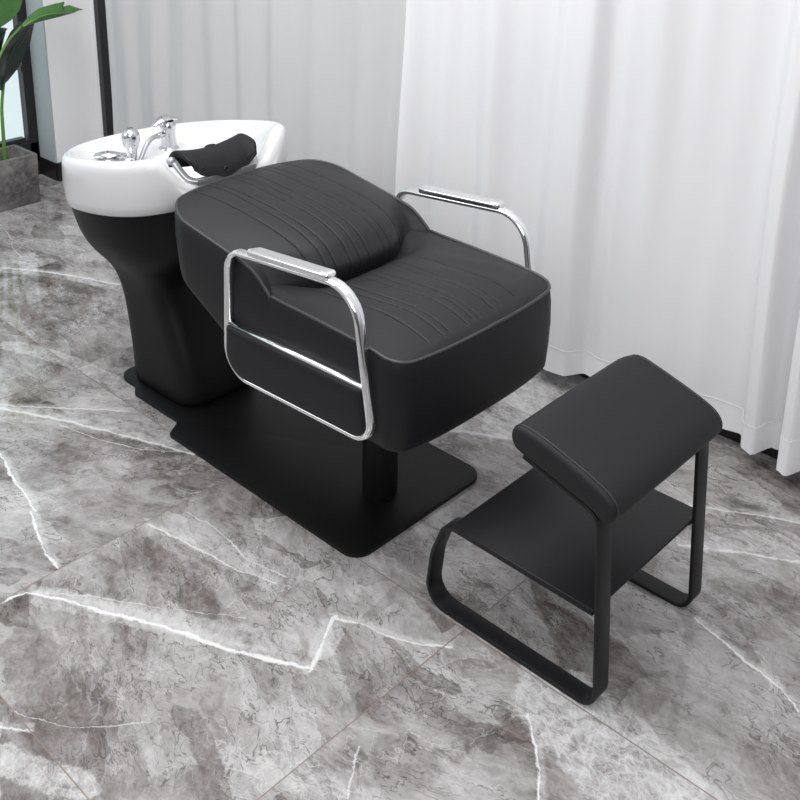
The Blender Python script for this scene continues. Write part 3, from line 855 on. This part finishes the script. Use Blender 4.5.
def cush(ins):
    r = []
    for i, p in enumerate(cp):
        a, b = cp[i-2], cp[(i+2) % len(cp)]; d = (b-a).normalized(); n_ = Vector((d.z, 0, -d.x))
        if n_.dot(p-cxc) < 0: n_ = -n_
        r.append(p - n_*ins)
    return r
loops = []
Y0, Y1 = -.226, .204
def cround(p, y):
    e = max(0, (y-(Y1-.05))/.05); e2 = max(0, ((Y0+.03)-y)/.03)
    return Vector((p.x + (1-ss(.41, .50, p.x))*(.022*e*e), y, p.z))
for y, ins in ((Y0, .020), (Y0+.001, .010), (Y0+.004, .0035), (Y0+.009, .0006), (Y0+.014, .0012), (Y0+.020, .0), (-.1, -.001), (0, -.0015), (.1, -.001), (Y1-.05, -.0005), (Y1-.035, 0), (Y1-.020, 0), (Y1-.014, .0012), (Y1-.009, .0006), (Y1-.004, .0035), (Y1-.001, .010), (Y1, .020)):
    loops.append([cround(p, y) for p in cush(ins)])
cu = lmesh('seat_cushion', loft(loops), M['leather_stool'], stool)
for y in (Y0+.014, Y1-.014):
    lmesh('seam', tube([cround(p, y) for p in cush(.0005)], .0013, closed=True, n=6, up=Vector((0, 1, 0))), M['piping'], cu)

# ---------------------------------------------------------------- potted plant
PO = Vector((-2.83, .31, 0))
plant = empty('potted_plant', PO, 'broad-leaved green plant in a square grey concrete pot beside the window', 'plant')
def pmesh(name, vf, mat, parent=plant, **k):
    v, f = vf; return mk(name, [Vector(p) - PO for p in v], f, mat, parent, **k)
px0, px1, py0, py1, pz = -2.930, -2.730, .140, .463, .228
ccx, ccy, ax_, ay_ = (px0+px1)/2, (py0+py1)/2, (px1-px0)/2, (py1-py0)/2
loops = []
for z, ins in ((0, .006), (.003, .004), (.226, 0), (.229, .0015), (.230, .003), (.230, .018), (.226, .020), (.150, .022)):
    loops.append([(ccx+a, ccy+b, z) for a, b in rrect(ax_-ins, ay_-ins, .004, 3)])
pmesh('pot', loft(loops), M['concrete'], auto=40)
pmesh('soil', grid(12, 12, lambda i, j: (ccx + (i/5.5-1)*(ax_-.022), ccy + (j/5.5-1)*(ay_-.022), .165 + .012*noise.noise(Vector((i*.7, j*.7, 0))))), M['soil'])

# camera pose
CAM = Vector((1.479823, -1.721625, 1.709541)); YAW, PIT, FPX, PX, PY = 2.35278, .307978, 1059.4495, 360.036, 144.341
LEAVES = [
    ([(0.155, 0.876), (0.238, 0.931), (0.314, 0.98), (0.368, 1.024), (0.413, 1.069)], [(0.145, 0.968), (0.208, 1.042), (0.288, 1.098), (0.356, 1.116), (0.413, 1.069)], [(0.187, 0.789), (0.323, 0.823), (0.385, 0.853), (0.426, 0.886), (0.448, 0.926), (0.46, 0.993), (0.413, 1.069)], -2.68, 0.03, 'leaf', [(-2.78, 0.268, 0.196), (-2.78, 0.247, 0.421), (-2.78, 0.219, 0.648), (-2.78, 0.182, 0.783), (-2.78, 0.2, 0.856)]),
    ([(0.454, 0.809), (0.494, 0.828), (0.533, 0.84), (0.582, 0.844), (0.631, 0.842), (0.691, 0.844), (0.751, 0.845)], [(0.455, 0.813), (0.496, 0.847), (0.546, 0.871), (0.605, 0.881), (0.675, 0.889), (0.648, 0.863), (0.693, 0.87), (0.751, 0.845)], [(0.448, 0.797), (0.501, 0.807), (0.55, 0.816), (0.589, 0.819), (0.639, 0.821), (0.669, 0.824), (0.714, 0.829), (0.751, 0.845)], -2.74, 0.02, 'leaf', [(-2.75, 0.29, 0.198), (-2.75, 0.282, 0.375), (-2.75, 0.288, 0.508), (-2.75, 0.321, 0.644), (-2.75, 0.378, 0.74), (-2.75, 0.459, 0.807)]),
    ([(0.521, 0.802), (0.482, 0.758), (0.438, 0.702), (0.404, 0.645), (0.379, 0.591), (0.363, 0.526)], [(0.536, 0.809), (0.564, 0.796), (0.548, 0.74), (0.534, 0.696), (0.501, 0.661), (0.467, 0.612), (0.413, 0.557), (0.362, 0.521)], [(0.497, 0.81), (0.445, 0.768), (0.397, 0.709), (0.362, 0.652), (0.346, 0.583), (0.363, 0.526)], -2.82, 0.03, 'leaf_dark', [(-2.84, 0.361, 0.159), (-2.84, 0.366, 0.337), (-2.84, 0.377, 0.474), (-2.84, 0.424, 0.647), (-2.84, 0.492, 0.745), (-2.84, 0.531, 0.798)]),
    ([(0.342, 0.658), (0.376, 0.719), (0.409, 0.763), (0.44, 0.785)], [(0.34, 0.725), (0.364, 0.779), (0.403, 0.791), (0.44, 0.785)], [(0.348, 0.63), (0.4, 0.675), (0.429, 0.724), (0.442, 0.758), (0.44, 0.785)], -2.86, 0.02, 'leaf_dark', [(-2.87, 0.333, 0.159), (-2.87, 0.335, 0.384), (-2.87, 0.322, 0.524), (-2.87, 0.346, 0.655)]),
]

def leaf(mid, top, bot, x0, bow, mat, n=26, stalk=None, tip_dx=0.):
    """mid / top / bot are outlines as (y, z); the blade bows in x"""
    m = resample([(0, a, b) for a, b in mid], n); t = resample([(0, a, b) for a, b in top], n); b = resample([(0, a, c) for a, c in bot], n)
    nc = 7; rows = []
    for i in range(n):
        s = i/(n-1); row = []
        for k in range(nc):
            u = k/(nc-1)*2-1
            p = m[i].lerp(t[i], u) if u >= 0 else m[i].lerp(b[i], -u)
            x = x0 + tip_dx*s + bow*(.5-abs(u)) + .006*math.sin(s*9+u*2) 
            row.append(Vector((x, p.y, p.z)))
        rows.append(row)
    lf = pmesh('leaf', grid(n, nc, lambda i, k: rows[i][k]), mat)
    if True:
        mp = [Vector((r[nc//2].x + .002, r[nc//2].y, r[nc//2].z)) for r in rows]
        loops = []
        for i, p in enumerate(mp):
            r = .0042*(1-i/(n-1))+.0008
            loops.append([p + Vector((r*math.cos(a), 0, r*math.sin(a))) for a in [2*math.pi*k/8 for k in range(8)]])
        pmesh('midrib', loft(loops), M['stem'] if mat is M['leaf'] else mat, lf)
    if stalk:
        P = resample(smooth_path(stalk, 8), 40); loops = []
        for i, p in enumerate(P):
            d = (P[min(39, i+1)] - P[max(0, i-1)]).normalized(); s_ = d.cross(Vector((1, 0, .05))).normalized(); u_ = s_.cross(d); r = lerp(.009, .005, i/39)
            loops.append([p + s_*(a*r) + u_*(b*r) for a, b in circ(1, 1, 10)])
        pmesh('stalk', loft(loops), M['stem'], lf)
    return lf
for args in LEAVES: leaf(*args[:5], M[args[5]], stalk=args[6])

# ---------------------------------------------------------------- light
w = bpy.data.worlds.new('world'); scene.world = w; w.use_nodes = True
nt = w.node_tree; bg = nt.nodes['Background']
tc = nt.nodes.new('ShaderNodeTexCoord'); sx = nt.nodes.new('ShaderNodeSeparateXYZ'); nt.links.new(tc.outputs['Generated'], sx.inputs[0])
rp = nt.nodes.new('ShaderNodeValToRGB'); mp_ = nt.nodes.new('ShaderNodeMapRange')
nt.links.new(sx.outputs[2], mp_.inputs[0]); mp_.inputs[1].default_value = -1; mp_.inputs[2].default_value = 1
nt.links.new(mp_.outputs[0], rp.inputs[0])
e = rp.color_ramp.elements; e[0].position = .40; e[0].color = (.22, .215, .21, 1); e[1].position = .95; e[1].color = (.95, .95, .96, 1)
q = e.new(.52); q.color = (.50, .50, .51, 1)
at = nt.nodes.new('ShaderNodeMath'); at.operation = 'ARCTAN2'; nt.links.new(sx.outputs[1], at.inputs[0]); nt.links.new(sx.outputs[0], at.inputs[1])
s1 = nt.nodes.new('ShaderNodeMath'); s1.operation = 'MULTIPLY_ADD'; s1.inputs[1].default_value = 3.; s1.inputs[2].default_value = .8; nt.links.new(at.outputs[0], s1.inputs[0])
s2 = nt.nodes.new('ShaderNodeMath'); s2.operation = 'SINE'; nt.links.new(s1.outputs[0], s2.inputs[0])
s3 = nt.nodes.new('ShaderNodeMapRange'); s3.inputs[1].default_value = -.3; s3.inputs[2].default_value = .3; s3.inputs[3].default_value = .25; s3.inputs[4].default_value = 1.; nt.links.new(s2.outputs[0], s3.inputs[0])  # made-up bright and dark bands around the room for the chrome to reflect
bl = nt.nodes.new('ShaderNodeMapRange'); bl.inputs[1].default_value = .25; bl.inputs[2].default_value = .45; bl.inputs[3].default_value = 0.; bl.inputs[4].default_value = 1.; nt.links.new(sx.outputs[2], bl.inputs[0])
ml = nt.nodes.new('ShaderNodeMath'); ml.operation = 'MAXIMUM'; nt.links.new(s3.outputs[0], ml.inputs[0]); nt.links.new(bl.outputs[0], ml.inputs[1])
mc = nt.nodes.new('ShaderNodeMix'); mc.data_type = 'RGBA'; mc.blend_type = 'MULTIPLY'; mc.inputs[0].default_value = 1.
nt.links.new(rp.outputs[0], mc.inputs[6]); nt.links.new(ml.outputs[0], mc.inputs[7])
nt.links.new(mc.outputs[2], bg.inputs['Color']); bg.inputs['Strength'].default_value = .95
def area(name, loc, target, size, sy, energy, col=(1, 1, 1)):
    L = bpy.data.lights.new(name, 'AREA'); L.shape = 'RECTANGLE'; L.size = size; L.size_y = sy; L.energy = energy; L.color = col
    o = bpy.data.objects.new(name, L); COL.objects.link(o); o.location = loc
    o.rotation_euler = (Vector(target) - Vector(loc)).to_track_quat('-Z', 'Y').to_euler()
    return o
area('ceiling_panel_light', (-.6, -.5, 2.9), (-.6, -.45, 0), 2.6, 1.6, 64)
area('front_room_light', (2.0, -2.6, 2.6), (-.2, .6, .6), 2.2, 1.6, 46)
area('left_room_light', (-2.3, -2.6, 2.3), (-.8, .3, .4), 1.6, 1.6, 20, (.95, .98, 1))

# ---------------------------------------------------------------- camera
cd = bpy.data.cameras.new('camera'); cam = bpy.data.objects.new('camera', cd); COL.objects.link(cam)
cam.location = CAM; cam.rotation_euler = (math.pi/2 - PIT, 0, YAW - math.pi/2)
cd.sensor_width = 36; cd.sensor_fit = 'HORIZONTAL'; cd.lens = FPX/800*36
cd.shift_x = (400-PX)/800; cd.shift_y = (PY-400)/800; cd.clip_start = .05; cd.clip_end = 50
scene.camera = cam
scene.view_settings.view_transform = 'Standard'
